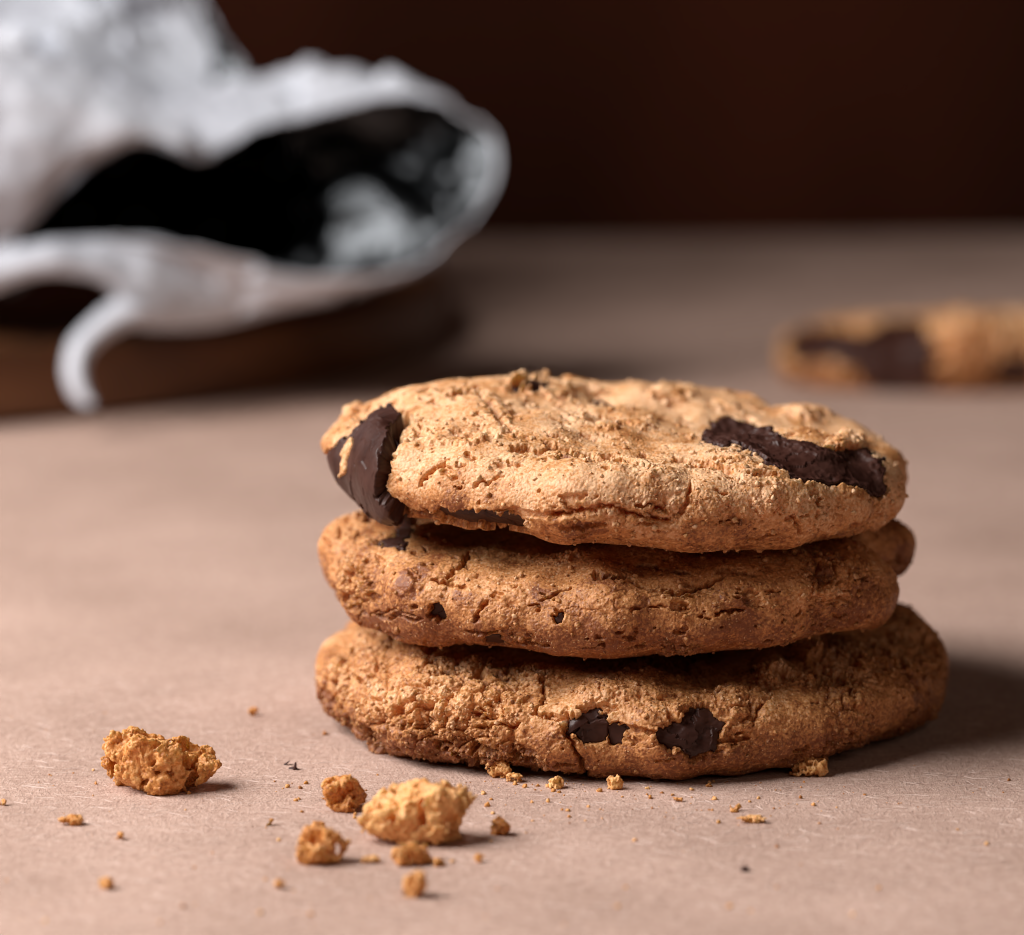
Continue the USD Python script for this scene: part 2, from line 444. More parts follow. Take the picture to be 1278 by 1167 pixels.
def loose(v, f):
    """The pieces of a mesh that hang together, the tiny ones left out."""
    lab = trimesh.graph.connected_component_labels(trimesh.Trimesh(v, f, process=False).face_adjacency, len(f))
    out = []
    for k in np.unique(lab):
        g = f[lab == k]
        if len(g) > 160:
            ids = np.unique(g); new = np.full(len(v), -1); new[ids] = np.arange(len(ids))
            out.append((v[ids], new[g]))
    return out


def small_grains(n, at, nrm, size, seed, mesh_seed=3):
    """Little rough grains sitting on points of a surface, as one mesh."""
    r = np.random.default_rng(seed)
    base = trimesh.creation.icosphere(1)
    shapes = []
    for k in range(6):
        b = base.vertices * (1 + 0.7 * fbm(base.vertices, 0.8, 2, mesh_seed + k)[:, None]) * r.uniform(0.7, 1.2, 3)
        shapes.append(b)
    V, Fc = [], []
    nv = len(base.vertices)
    for k in range(n):
        s = size(r)
        q = trimesh.transformations.random_rotation_matrix(r.random(3))[:3, :3]
        V.append(shapes[k % 6] @ q.T * s + at[k] + nrm[k] * s * 0.25)
        Fc.append(base.faces + k * nv)
    return np.vstack(V), np.vstack(Fc)


def cookie(name, label, center, z0, thick, radius, seed, nth=1250, rows=(14, 170, 120), tilt=(0, 0), lumps=(), low=(), base_crumble=0.3, crumble=(), cracks=(), chunks=(), blobs=(), tone0=0.35, grains=1500, group=None, shape=None, amp=1.0, grain_front=True, profile=PROFILE):
    c3 = np.array([center[0], center[1], z0])
    B, f, rho, zeta, T = grid_cookie(center, z0, thick, radius, nth, rows, None, profile)
    x, y = B[:, 0] - center[0], B[:, 1] - center[1]
    up = sstep(0.3, 0.8, zeta)
    for lx, ly, h, sg in lumps:
        B[:, 2] += up * h * np.exp(-((x - lx) ** 2 + (y - ly) ** 2) / (2 * sg * sg))
    for lx, ly, h, sg in low:
        B[:, 2] += (1 - up) * h * np.exp(-((x - lx) ** 2 + (y - ly) ** 2) / (2 * sg * sg))
    B[:, 2] += tilt[0] * x + tilt[1] * y
    if shape:
        B = shape(B, rho, zeta, T)
    rim = sstep(0.5, 0.85, rho)
    N = normals(B, f)
    # broad waviness
    w = 1.9 * fbm(B, 12, 2, seed) + 0.75 * fbm(B, 5.5, 2, seed + 7)
    flat_under = sstep(0.0, 0.12, zeta)
    B = B + N * (w * (0.25 + 0.75 * flat_under))[:, None]
    N = normals(B, f)
    px = proj(B)
    facing = np.einsum("ij,ij->i", N, (EYE - B) / np.linalg.norm(EYE - B, axis=1, keepdims=True))
    front = facing > -0.45
    global SEEN
    SEEN = (facing > -0.5) & (zeta > 0.004)
    cr = base_crumble + 0.95 * fbm(B, 7, 2, seed + 11)
    for bx_, by_, rx, ry, a in crumble:
        cr = cr + a * np.exp(-((px[:, 0] - bx_) / rx) ** 2 - ((px[:, 1] - by_) / ry) ** 2) * (facing > -0.2)
    cr = np.clip(cr, 0.02, 1.25)
    # outlines of the chocolate pieces
    mask = np.zeros(len(B))
    jig = np.stack([fbm(B, 1.3, 2, seed + 21), fbm(B, 1.3, 2, seed + 22)], 1) * 7.0 + np.stack([fbm(B, 0.45, 2, seed + 23), fbm(B, 0.45, 2, seed + 24)], 1) * 2.5
    isl = sstep(0.60, 0.72, fbm01(B / 1.6, 2, seed + 25))
    sd_list = []
    for ch in chunks:
        sd = np.where(front, poly_sd(px + jig, ch["poly"]), -99.0)
        for hole in ch.get("holes", ()):
            sd = np.minimum(sd, -poly_sd(px + jig, hole))
        sd = sd - ch.get("isl", 5.0) * isl
        sd_list.append(sd)
        if not ch.get("patch"):
            mask = np.maximum(mask, sstep(-2.5, 1.5, sd) * ch.get("dig", 1.0))
    # fine relief
    P = B + 0.30 * np.stack([fbm(B, 1.6, 2, seed + 31), fbm(B, 1.6, 2, seed + 32), fbm(B, 1.6, 2, seed + 33)], 1)
    d1, _, _ = cells(P, 3.0, seed + 41)
    d2, _, _ = cells(P, 1.25, seed + 42)
    d3, _, _ = cells(P + 0.06 * np.stack([fbm(B, 0.4, 1, seed + 34), fbm(B, 0.4, 1, seed + 35), fbm(B, 0.4, 1, seed + 36)], 1), 0.46, seed + 43)
    lump1, lump2, lump3 = (0.5 - d[:, 0] ** 2 for d in (d1, d2, d3))
    edge1 = d1[:, 1] - d1[:, 0]
    cc = cr
    h = 0.42 * fbm(B, 3.6, 2, seed + 51)
    h += cc * (0.80 * lump1 + 0.75 * lump2) + (0.015 + 0.42 * cc) * lump3
    h += (0.055 + 0.14 * cc) * fbm(B, 0.34, 2, seed + 52) + (0.03 + 0.06 * cc) * fbm(B, 0.2, 1, seed + 53)
    # fissures along the rim, crevices between clumps, crumbled-out hollows, pinholes
    Rm = np.hypot(x, y)
    Q = np.stack([T * Rm / 2.3, Rm * 0.7, B[:, 2] * 1.15], 1) + 0.45 * np.stack([fbm(B, 1.0, 2, seed + 37), fbm(B, 1.0, 2, seed + 38), fbm(B, 1.0, 2, seed + 39)], 1)
    fis = sstep(0.055, 0.0, np.abs(fbm(Q, 2.6, 2, seed + 60))) * sstep(0.50, 0.66, fbm01(B / 4.5, 2, seed + 61))
    h -= fis * (0.12 + 0.5 * cc)
    crev = sstep(0.12, 0.0, edge1) * sstep(0.2, 0.6, cc)
    h -= 0.6 * crev
    hol = sstep(0.67, 0.71, fbm01(Q / 1.4, 3, seed + 62)) * (0.6 + 0.9 * cc) + sstep(0.58, 0.70, fbm01(P / 2.0, 3, seed + 65)) * 1.4 * cc
    h -= hol
    dp, ip, rp = cells(B, 1.6, seed + 63, k=1)
    pit = sstep(0.16, 0.06, dp / (0.6 + 1.2 * noise01(B / 0.5, seed + 64))) * (rp[ip] > 0.86)
    h -= 0.5 * pit
    wob = np.stack([fbm(B, 0.9, 3, seed + 71), fbm(B, 0.9, 3, seed + 72)], 1) * 6.5 + np.stack([fbm(B, 4, 2, seed + 73), fbm(B, 4, 2, seed + 74)], 1) * 5
    gap = np.zeros(len(B))
    for line, wd, dep in cracks:
        dd = seg_dist(px + wob, line)
        wn = 0.8 * wd * (0.35 + 1.3 * fbm01(B / 2.5, 2, seed + 75))
        g = np.exp(-(dd / wn) ** 2) * (facing > -0.3)
        gap = np.maximum(gap, g * dep * 1.25)
    h = h * (0.3 + 0.7 * flat_under) * amp
    for bx_, by_, rx, ry, a in blobs:
        h += a * np.clip(1 - ((px[:, 0] + 1.6 * jig[:, 0] - bx_) / rx) ** 2 - ((px[:, 1] + 1.6 * jig[:, 1] - by_) / ry) ** 2, 0, 1) ** 0.5 * (facing > -0.1)
    h -= gap
    h = h * (1 - 0.75 * mask) - 2.1 * mask
    tang = np.stack([fbm(B, 1.1, 2, seed + 81), fbm(B, 1.1, 2, seed + 82), fbm(B, 1.1, 2, seed + 83)], 1) * (0.04 + 0.16 * np.minimum(cr, 1))[:, None]
    V = B + N * h[:, None] + tang * (1 - mask)[:, None] * (0.3 + 0.7 * flat_under)[:, None] * amp
    V[:, 2] = np.maximum(V[:, 2], z0 - 0.6 if z0 > 1 else 0.05)
    # how far it is browned: the foot of the rim and what stuck out in the oven; broken places show the paler inside
    tone = tone0 + 0.48 * sstep(0.66, 0.12, zeta) * rim + 0.34 * fbm(B, 8, 3, seed + 91) + 0.20 * fbm(B, 2.2, 3, seed + 92)
    tone += 0.35 * sstep(0.55, 0.75, fbm01(B / 3.2, 3, seed + 93)) - 0.22 * np.clip(cr - 0.5, 0, 1)
    ok = thing(name, c3, label, "cookie", group)
    part("dough", ok, V, f, DOUGH, c3, attrs={"tone": np.clip(tone, 0, 1)})
    for ch, sd in zip(chunks, sd_list):
        keep = sd > -5.0
        if keep.sum() < 20:
            print("chunk not found", name, ch["poly"][0]); continue
        rel = np.zeros(len(B)); rel[keep] = ch.get("facet", 0.35) * crumple(B[keep], ch.get("cell", 4.5), seed + 95) + 0.14 * fbm(B[keep], 1.2, 2, seed + 96)
        out = ch.get("h", -0.2) - (ch.get("h", -0.2) + 2.6) * sstep(2.0 if ch.get("soft") else 1.0, -5.0, sd) ** 1.5 + ch.get("rel", 0.6) * rel + ch.get("dish", 0) * sstep(0, 14, sd)
        q = B.copy()
        flat = ch.get("flat", 0)
        if ch.get("patch"):
            q = B - nn * (plane * np.clip((B - mid) @ nn, -3, 3) * keep)[:, None]
        elif flat:
            plane = flat
            core = sd > 1
            mid = B[core].mean(0)
            _, _, vt = np.linalg.svd(B[core] - mid, full_matrices=False)
            nn = vt[2] * np.sign(vt[2] @ N[core].mean(0))
            dist = (B - mid) @ nn
            q = B - nn * (flat * np.clip(dist, -3, 3) * keep)[:, None]
        got = weld_chunk(q, N, f, keep, out, np.full(len(B), -4.0), 0, seed)
        if ch.get("patch"):
            part("dough_smear", ok, got[0], got[1], DOUGH, c3, attrs={"tone": np.full(len(got[0]), 0.3)})
            continue
        for gv, gf in loose(*got):
            part("chocolate_chunk", ok, gv, gf, CHOC, c3)
    if grains:
        r = np.random.default_rng(seed + 5)
        okv = (facing > -0.1) & (zeta > 0.05) if grain_front else (zeta > 0.05)
        pw = okv * (0.04 + np.clip(cr, 0, 1.2) ** 1.5) * (1 - 0.75 * mask) * (0.25 + rim)
        ids = r.choice(len(V), grains, p=pw / pw.sum(), replace=False)
        n2 = normals(V, f)
        gv, gf = small_grains(grains, V[ids], n2[ids], lambda r: 0.10 + 0.30 * r.random() ** 4, seed + 6)
        tg = np.repeat(np.clip(tone[ids] - 0.1 + r.normal(0, 0.15, grains), 0, 1), len(gv) // grains)
        part("crumb_grains", ok, gv, gf, DOUGH, c3, attrs={"tone": tg}, kind="stuff")
    SEEN = None
    return ok


X0 = 15.7
G = "chocolate chip cookies stacked on the table"
cookie("chocolate_chip_cookie", "crumbly bottom cookie of the stack, resting on the table, two chocolate bits in its front", (X0, 0), 0, 12.6,
       {-180: 41.8, -160: 42.0, -140: 41.5, -120: 41.0, -100: 40.5, -80: 40.5, -60: 40.8, -40: 41.8, -20: 42.2, 0: 42.4, 20: 42.6, 50: 42, 90: 41.5, 130: 42, 160: 42.2}, 100,
       rows=(10, 250, 28), profile=DOMED, base_crumble=0.12, tone0=0.50, lumps=[(33, -12, 0.8, 5), (28, -4, 1.2, 4), (-22, -20, 1.0, 5), (37, 10, 2.2, 8)],
       crumble=[(520, 875, 120, 70, 0.75), (1010, 810, 80, 40, 0.9), (1110, 800, 50, 50, 0.6), (860, 870, 60, 60, 0.2), (620, 940, 60, 30, 0.4)],
       cracks=[([(672, 842), (681, 870), (670, 888), (690, 897), (706, 890)], 1.6, 0.9), ([(706, 888), (707, 918), (720, 943), (731, 966)], 2.8, 1.6), ([(600, 906), (655, 903)], 2.0, 0.8),
               ([(940, 905), (948, 880), (960, 872)], 1.8, 0.8), ([(1060, 850), (1064, 890)], 1.6, 0.8), ([(1105, 790), (1130, 835), (1150, 860)], 2.5, 1.2)],
       chunks=[dict(poly=[(708, 892), (722, 881), (744, 878), (758, 893), (752, 924), (730, 930), (709, 914)], h=-0.8, rel=1.0, facet=0.6, cell=3.4, isl=8.0), dict(poly=[(754, 908), (772, 900), (779, 914), (772, 928), (758, 926)], h=-0.9),
               dict(poly=[(822, 918), (842, 893), (866, 880), (892, 884), (905, 902), (898, 938), (866, 950), (838, 936)], h=-0.9, rel=1.3, facet=0.6, cell=3.6, isl=8.0)],
       blobs=[(500, 880, 70, 62, 0.9), (600, 905, 60, 48, 0.7), (1020, 880, 130, 55, 0.6), (780, 850, 90, 24, 0.5), (1008, 812, 20, 22, 2.0), (960, 835, 22, 18, 1.2), (725, 906, 7, 6, 1.2)], grains=2600, group=G)
cookie("chocolate_chip_cookie", "middle cookie of the stack of three with a broken notch at its right end", (X0 - 0.8, 0.5), 14.4, 13.4,
       {-180: 39.8, -160: 40.2, -140: 40, -120: 39.5, -100: 39.2, -80: 39.0, -60: 39.2, -45: 39.5, -34: 39.6, -27: 38.4, -20: 34.0, -13: 31.0, -7: 32.5, -1: 38.0, 8: 40.6, 20: 40.5, 50: 40, 90: 40, 130: 40, 160: 40}, 300,
       rows=(10, 250, 28), profile=DOMED, base_crumble=0.02, tone0=0.52, low=[(33, -18, 0.9, 9), (-20, -30, 0.3, 10), (38, 4, 3.0, 7)], lumps=[(-24, -12, 1.4, 6)],
       crumble=[(1030, 730, 55, 60, 0.5), (470, 750, 70, 40, 0.25), (1000, 690, 80, 30, 0.3), (600, 720, 80, 25, 0.2)],
       cracks=[([(535, 722), (556, 728), (578, 737)], 2.6, 1.1), ([(560, 722), (578, 702), (588, 694)], 2.2, 1.0), ([(680, 748), (702, 738), (714, 731)], 2.2, 0.9), ([(838, 744), (868, 736), (905, 720)], 3.0, 1.2),
               ([(895, 768), (925, 760)], 2.0, 0.9), ([(742, 718), (790, 722)], 2.2, 0.9), ([(596, 775), (608, 752)], 1.8, 0.8), ([(465, 765), (500, 757)], 1.6, 0.7)],
       chunks=[dict(poly=[(468, 684), (478, 671), (496, 668), (503, 645), (516, 640), (516, 660), (504, 684)], h=0.1), dict(poly=[(533, 756), (545, 752), (556, 763), (556, 772), (544, 772)], h=-0.5),
               dict(poly=[(692, 765), (702, 763), (703, 775), (694, 777)], h=-0.5), dict(poly=[(600, 798), (622, 796), (630, 806), (606, 808)], h=-0.4)],
       blobs=[(540, 755, 120, 46, 0.7), (840, 770, 150, 34, 0.5), (470, 715, 60, 34, 0.6), (960, 730, 90, 30, 0.5)], grains=1500, group=G)
cookie("chocolate_chip_cookie", "pale golden top cookie of the stack with big chocolate chunks at both ends", (X0 - 1.0, 0), 28.6, 11.4,
       {-180: 39.6, -165: 39.8, -150: 39.5, -130: 39.0, -110: 38.6, -90: 38.4, -70: 38.4, -50: 38.6, -35: 38.8, -24: 38.6, -15: 37.0, -8: 35.2, -2: 36.8, 6: 39.8, 15: 40.2, 40: 40, 90: 39, 130: 38, 160: 39}, 500,
       rows=(10, 190, 150), tilt=(-0.062, 0.0), base_crumble=-0.38, tone0=0.22,
       lumps=[(-25, -2, 1.6, 4), (-22, 6, 3.4, 8), (-12, -12, 1.4, 7), (0, 20, 1.6, 9), (4, 10, 1.0, 9), (24, -14, 1.6, 5), (8, -24, 1.0, 9), (26, 14, 1.0, 8), (14, 0, -0.8, 8), (-34, 0, -1.0, 4)],
       low=[(36, -12, 0.6, 8), (-36, -4, 2.2, 6)],
       crumble=[(800, 640, 140, 30, 0.60), (930, 635, 150, 45, 0.42), (870, 585, 70, 18, 0.25), (1080, 640, 40, 40, 0.3), (600, 480, 200, 14, 0.15)],
       cracks=[([(640, 560), (668, 566), (690, 558), (712, 566), (745, 574), (775, 570), (818, 580)], 3.4, 1.3), ([(528, 606), (545, 586), (562, 576)], 1.8, 0.8), ([(596, 500), (618, 520), (645, 540)], 4.0, 1.0),
               ([(842, 572), (872, 578), (908, 590)], 4.0, 1.6), ([(600, 605), (628, 596)], 1.6, 0.8), ([(820, 575), (800, 565)], 1.6, 0.6), ([(690, 640), (760, 632), (830, 650)], 4.0, 1.2), ([(862, 610), (850, 640)], 3.0, 1.0), ([(990, 640), (1000, 660)], 2.5, 0.9)],
       chunks=[dict(poly=[(380, 606), (392, 572), (438, 541), (470, 528), (502, 512), (514, 524), (502, 545), (488, 572), (481, 600), (483, 616), (506, 632), (516, 646), (484, 644), (444, 618), (412, 612)], flat=0.5, h=1.2, soft=True, rel=0.5, isl=2.0),
               dict(patch=True, poly=[(423, 561), (430, 551), (435, 551), (433, 566), (426, 588), (420, 591), (419, 580)], h=1.55, rel=0.2, isl=0.0),
               dict(poly=[(510, 636), (560, 630), (606, 634), (640, 646), (662, 658), (650, 666), (600, 660), (545, 652)], h=-0.9, rel=0.6, dig=0.8),
               dict(poly=[(873, 552), (884, 540), (893, 528), (914, 520), (940, 529), (976, 545), (1010, 556), (1044, 566), (1076, 560), (1097, 574), (1108, 608), (1098, 620), (1060, 607), (1030, 603), (990, 601), (968, 584), (944, 566), (912, 554)], h=0.35, rel=0.9, dish=-0.6, soft=True, isl=2.5),
               dict(poly=[(733, 497), (748, 494), (766, 506), (764, 514), (744, 510)], h=-0.4), dict(poly=[(640, 488), (655, 478), (690, 474), (704, 480), (672, 490)], h=0.1)],
       blobs=[(565, 522, 72, 34, 1.3), (660, 612, 185, 44, 0.8), (900, 612, 110, 40, 0.7), (1030, 630, 90, 34, 0.6), (690, 484, 60, 10, 0.8), (437, 512, 15, 11, 1.1), (648, 481, 15, 9, 1.2), (676, 478, 15, 9, 1.0), (840, 493, 30, 8, 0.8), (925, 503, 34, 8, 0.6), (1005, 513, 34, 9, 0.9), (770, 520, 60, 14, 0.5), (1052, 556, 24, 11, 1.6)], grains=1000, group=G)

# the bitten cookie at the back right: half a cookie with its broken face towards the front


FACE = np.array([(0, 0), (0.5, 0), (0.84, 0.005), (0.955, 0.03), (0.985, 0.12), (0.99, 0.40), (1.0, 0.66), (0.985, 0.84), (0.94, 0.94), (0.80, 0.975), (0.4, 0.995), (0, 1.0)])
cookie("broken_cookie", "broken half cookie lying alone on the table behind the stack, at the right", (101.5, 320), 0, 11.0,
       {-180: 42, -165: 46, -152: 47.5, -140: 45.0, -125: 39.0, -110: 35.0, -90: 32.5, -70: 34.0, -55: 40, -42: 46, -30: 46, -10: 42, 20: 30, 60: 19, 90: 16, 130: 19, 160: 31}, 700,
       nth=520, rows=(8, 80, 40), base_crumble=0.75, tone0=0.40, lumps=[(-5, -24, 5.6, 7), (-41, -18, -4.5, 7), (20, -22, -0.6, 6), (12, -8, 2.0, 6)], profile=FACE,
       chunks=[dict(poly=[(978, 432), (1004, 408), (1046, 412), (1076, 418), (1108, 400), (1150, 402), (1168, 436), (1162, 486), (1084, 486), (1066, 456), (1036, 448), (1000, 452)], h=0.2, isl=0.0), dict(poly=[(1240, 462), (1262, 446), (1290, 450), (1290, 480), (1244, 480)], h=0.0)],
       blobs=[(1200, 440, 45, 30, 1.5)], grains=0)

# ---------------------------------------------------------------- crumbs on the table


def crumb_shape(size, seed, res, rough=1.0, squash=0.0):
    """A porous broken piece, as a closed mesh standing on z = 0, centred on the origin; size in mm (x, y, z)."""
    size = np.array(size, float) / 2
    pad = 1.25
    n = [int(np.ceil(2 * s * pad / res)) + 3 for s in size]
    o = -np.array(n) * res / 2
    axes = [o[k] + np.arange(n[k]) * res for k in range(3)]
    p = np.stack(np.meshgrid(*axes, indexing="ij"), -1).reshape(-1, 3)
    m = size.min()
    # the broad shape, on a grid four times as coarse
    ca = [np.linspace(a[0], a[-1], max(4, len(a) // 4)) for a in axes]
    c = np.stack(np.meshgrid(*ca, indexing="ij"), -1).reshape(-1, 3)
    q = (c + np.stack([fbm(c, m * 1.1, 2, seed + k) for k in range(3)], 1) * m * 0.30) / size
    pr_ = np.random.default_rng(seed)
    pl = pr_.normal(size=(13, 3)); pl /= np.linalg.norm(pl, axis=1, keepdims=True)
    d = np.max(q @ pl.T - pr_.uniform(0.55, 0.95, 13), 1)
    d = np.maximum(d, np.linalg.norm(q, axis=1) - 1.0) * m + 0.17 * m * rough * fbm(c, m * 0.8, 2, seed + 5)
    d = RegularGridInterpolator(ca, d.reshape([len(a) for a in ca]))(p)
    near = np.abs(d) < 1.5 * max(0.4, 0.3 * m)
    pn = p[near]
    pw = pn + 0.35 * min(1, 0.4 * m) * np.stack([fbm(pn, 0.9, 2, seed + 15 + k) for k in range(3)], 1)
    big, mid_, tiny = min(1.5, 0.5 * m), min(0.7, 0.28 * m), min(0.36, 0.16 * m)
    c1, _, _ = cells(pw, big, seed + 7)
    c2, _, _ = cells(pw, mid_, seed + 8)
    c3, _, _ = cells(pn, tiny, seed + 9)
    dd = d[near] + rough * (0.32 * big * (c1[:, 0] ** 2 - 0.3) + 0.72 * mid_ * (c2[:, 0] ** 2 - 0.3) + 0.75 * tiny * (c3[:, 0] ** 2 - 0.3))
    dd += 1.5 * rough * min(1.0, 0.35 * m) * sstep(0.53, 0.61, fbm01(pw / min(1.5, 0.5 * m), 3, seed + 10))
    d[near] = dd
    d = np.where(np.abs(p / (size * pad)).max(1) > 0.985, 1.0, d).reshape(n)
    v, f = surface_nets(d, res, o)
    c = trimesh.graph.connected_component_labels(trimesh.Trimesh(v, f, process=False).face_adjacency, len(f))
    f = f[c == np.bincount(c).argmax()]
    ids = np.unique(f); new = np.full(len(v), -1); new[ids] = np.arange(len(ids))
    v, f = v[ids], new[f]
    span = v.max(0) - v.min(0)
    v = (v - (v.max(0) + v.min(0)) / 2) * (2 * size / span)
    v[:, 2] -= v[:, 2].min()
    # settle on the table: flatten the lowest bit a little
    v[:, 2] = np.maximum(v[:, 2] - 0.40 * size[2], 0.02) * 1.25
    return v, f


def crumb(x, y, w, h, seed, label, tone=0.3, depth=0.8, rot=0.0, rough=1.0, name="cookie_crumb", material=None, res=None, group="cookie crumbs scattered on the table"):
    """x, y: where its foot's middle stands in the photograph; w, h: how large it looks there."""
    c = on_z(x, y)
    k = F / ((c - EYE) @ FW)
    wx, hz = w / k, h / k * 0.93
    v, f = crumb_shape((wx, wx * depth, hz), seed, res or max(0.10, wx / 115), rough)
    ca, sa = math.cos(rot), math.sin(rot)
    v = v @ np.array([[ca, sa, 0], [-sa, ca, 0], [0, 0, 1]])
    c = c + [0, wx * depth * 0.35, 0]
    tn = np.clip(tone + 0.25 * fbm(v, 2.0, 2, seed + 3) + 0.15 * fbm(v, 0.6, 2, seed + 4), 0, 1)
    a = {"tone": tn} if material is None else None
    part(name, None, v + c, f, material or CRUMB, c, attrs=a, label=label, category="crumb", group=group)


crumb(198, 992, 154, 86, 11, "large rough crumb lying by itself at the left of the table", 0.42, 0.62)
crumb(430, 1014, 60, 50, 12, "small wedge-shaped crumb just behind the biggest pale crumb", 0.55, 0.8, 0.4, 0.7)
crumb(520, 1056, 152, 84, 13, "biggest pale crumb in front of the cookie stack", 0.10, 0.6, 0.0, 0.9)
crumb(402, 1081, 70, 52, 14, "knobbly golden crumb in front of the wedge-shaped crumb", 0.40, 0.8)
crumb(396, 1040, 20, 16, 15, "tiny brown crumb touching the back of the knobbly golden crumb", 0.7, 0.8)
crumb(513, 1081, 56, 32, 16, "flat toasted flake leaning at the foot of the biggest pale crumb", 0.50, 0.7, 0.3)
crumb(625, 1044, 27, 26, 17, "small brown crumb right of the biggest pale crumb", 0.62, 0.9)
crumb(518, 1121, 34, 38, 118, "blurred golden crumb nearest to the camera", 0.30, 0.9)
crumb(88, 1031, 33, 14, 19, "flat little crumb at the left, in front of the large lone crumb", 0.45, 0.6)
crumb(149, 1049, 12, 11, 20, "tiny crumb between the flat little crumb and the large lone crumb", 0.5)
crumb(132, 1111, 19, 17, 21, "round orange crumb at the lower left corner of the table", 0.5, 0.9)
crumb(316, 894, 14, 12, 22, "blurred crumb left of the bottom cookie and behind the large lone crumb", 0.6)
crumb(349, 1110, 17, 12, 23, "pale crumb in front of and left of the knobbly golden crumb", 0.3)
crumb(598, 1077, 14, 11, 24, "little orange crumb in front of the small brown crumb", 0.45)
crumb(1010, 970, 50, 28, 25, "bright crumb at the foot of the bottom cookie on the right", 0.22, 0.7)
crumb(938, 1028, 40, 10, 26, "flat pale flake on the table in front of the bright crumb", 0.30, 0.5)
crumb(919, 1014, 16, 10, 27, "tiny crumb just behind the flat pale flake", 0.35)
crumb(694, 985, 20, 18, 28, "small pale crumb in front of the crack in the bottom cookie", 0.15, 0.9)
crumb(768, 986, 22, 20, 29, "small pointed crumb in front of the middle of the bottom cookie", 0.2, 0.8)
crumb(622, 972, 34, 30, 30, "crumbly clump fallen against the front foot of the bottom cookie", 0.25, 0.8)
crumb(642, 977, 22, 13, 31, "low crumbly bits at the right of the clump by the bottom cookie", 0.25, 0.8)
crumb(337, 1031, 11, 9, 32, "tiny brown crumb left of the wedge-shaped crumb", 0.6)
crumb(462, 1078, 26, 10, 33, "flat pale crumb right of the knobbly golden crumb", 0.2, 0.6)
crumb(548, 1082, 15, 11, 34, "tiny pale crumb right of the flat toasted flake", 0.2)
crumb(3, 1006, 10, 9, 35, "tiny orange crumb at the left edge of the picture", 0.5)
crumb(846, 1001, 13, 6, 36, "tiny flat crumb between the pointed crumb and the flat pale flake", 0.35)
crumb(407, 918, 9, 7, 37, "tiny reddish crumb at the left foot of the bottom cookie", 0.7)
crumb(366, 961, 12, 10, 38, "tiny dark chocolate bit behind and left of the wedge-shaped crumb", material=CHOC, name="chocolate_bit", group="chocolate bits on the table")
crumb(358, 955, 8, 6, 39, "smallest dark chocolate bit, just left of the other by the wedge-shaped crumb", material=CHOC, name="chocolate_bit", group="chocolate bits on the table")
crumb(930, 1088, 9, 6, 40, "lone dark chocolate bit at the front right of the table", material=CHOC, name="chocolate_bit", group="chocolate bits on the table")
# crumb dust that nobody could count
r = np.random.default_rng(77)
at = []
while len(at) < 260:
    if r.random() < 0.6:
        x, y = r.normal(700, 220), 975 + abs(r.normal(0, 28)) + 0.00012 * 0
    else:
        x, y = r.uniform(0, 1278), r.uniform(890, 1167)
    q = on_z(x, y)
    if (q[0] - X0) ** 2 + q[1] ** 2 > 38.5 ** 2:
        at.append(q)
at = np.array(at)
gv, gf = small_grains(len(at), at, np.tile([0, 0, 1.0], (len(at), 1)), lambda r: 0.08 + 0.26 * r.random() ** 3, 78)
tn = np.repeat(np.clip(r.normal(0.45, 0.25, len(at)), 0, 1), len(gv) // len(at))
part("crumb_dust", None, gv, gf, CRUMB, (0, 0, 0), attrs={"tone": tn}, kind="stuff", label="fine cookie dust strewn on the table around the stack", category="crumb dust")

# ---------------------------------------------------------------- round wooden board and the opened bag on it
BC, BR, BH = np.array([-176.0, 386.0, 0.0]), 160.0, 15.5
prof = [(0, 0.3), (BR - 3, 0.3), (BR - 0.8, 1.2), (BR, 3.2), (BR, BH - 3.5), (BR - 0.8, BH - 1.2), (BR - 3, BH), (0, BH)]
bm = trimesh.creation.revolve(np.array(prof), sections=160)
b = thing("round_board", BC, "thick round wooden board under the opened bag", "cutting board")
part("board_body", b, bm.vertices + BC, bm.faces, WOOD, BC, smooth=35)

mouth_px = [(18, 306, 246), (66, 250, 254), (118, 198, 260), (172, 172, 264), (216, 186, 262), (256, 196, 260), (312, 166, 266), (380, 142, 272), (440, 130, 276), (506, 122, 278), (576, 142, 278), (618, 186, 276),
            (604, 244, 270), (556, 300, 264), (504, 334, 260), (420, 346, 256), (340, 336, 254), (250, 316, 250), (170, 300, 247), (90, 300, 245)]
M = np.array([on_y(*q) for q in mouth_px])
mt = np.linspace(0, 1, len(M) + 1)
ring = CubicSpline(mt, np.vstack([M, M[:1]]), bc_type="periodic")
NU, NV = 260, 90
u = np.linspace(0, 1, NU, endpoint=False)
R0 = ring(u)
c0 = R0.mean(0)
steps = [(0, (0, 0, 0), 1.0), (0.10, (-11, 8, 3), 1.0), (0.25, (-38, 24, 6), 1.0), (0.5, (-72, 50, 34), 1.10), (0.8, (-98, 78, 100), 1.25), (1.0, (-118, 95, 150), 1.0)]
tt = np.array([s[0] for s in steps]); off = PchipInterpolator(tt, np.array([s[1] for s in steps], float)); scl = PchipInterpolator(tt, np.array([s[2] for s in steps]))
rows = []
tv = np.linspace(0, 1, NV) ** 1.2
for q in tv:
    p = c0 + (R0 - c0) * [scl(q), scl(q), scl(q) * (1 - 0.15 * q)] + off(q)
    low_side = np.clip((c0[2] - R0[:, 2]) / 14, 0, 1)          # the floor of the bag drops behind the lip on to the board
    p[:, 2] -= low_side * (22 * sstep(0.0, 0.14, q) + 40 * q)
    rows.append(p)
S = np.vstack(rows)
S[:, 2] = np.where(S[:, 2] < BH + 1.0, BH + 1.0 + 0.05 * (S[:, 2] - BH), S[:, 2])
i, j = np.meshgrid(np.arange(NV - 1), np.arange(NU), indexing="ij")
p, q = i * NU + j, i * NU + (j + 1) % NU
SF = np.vstack([np.stack([p, q, q + NU], -1).reshape(-1, 3), np.stack([p, q + NU, p + NU], -1).reshape(-1, 3)])
SN = normals(S, SF)
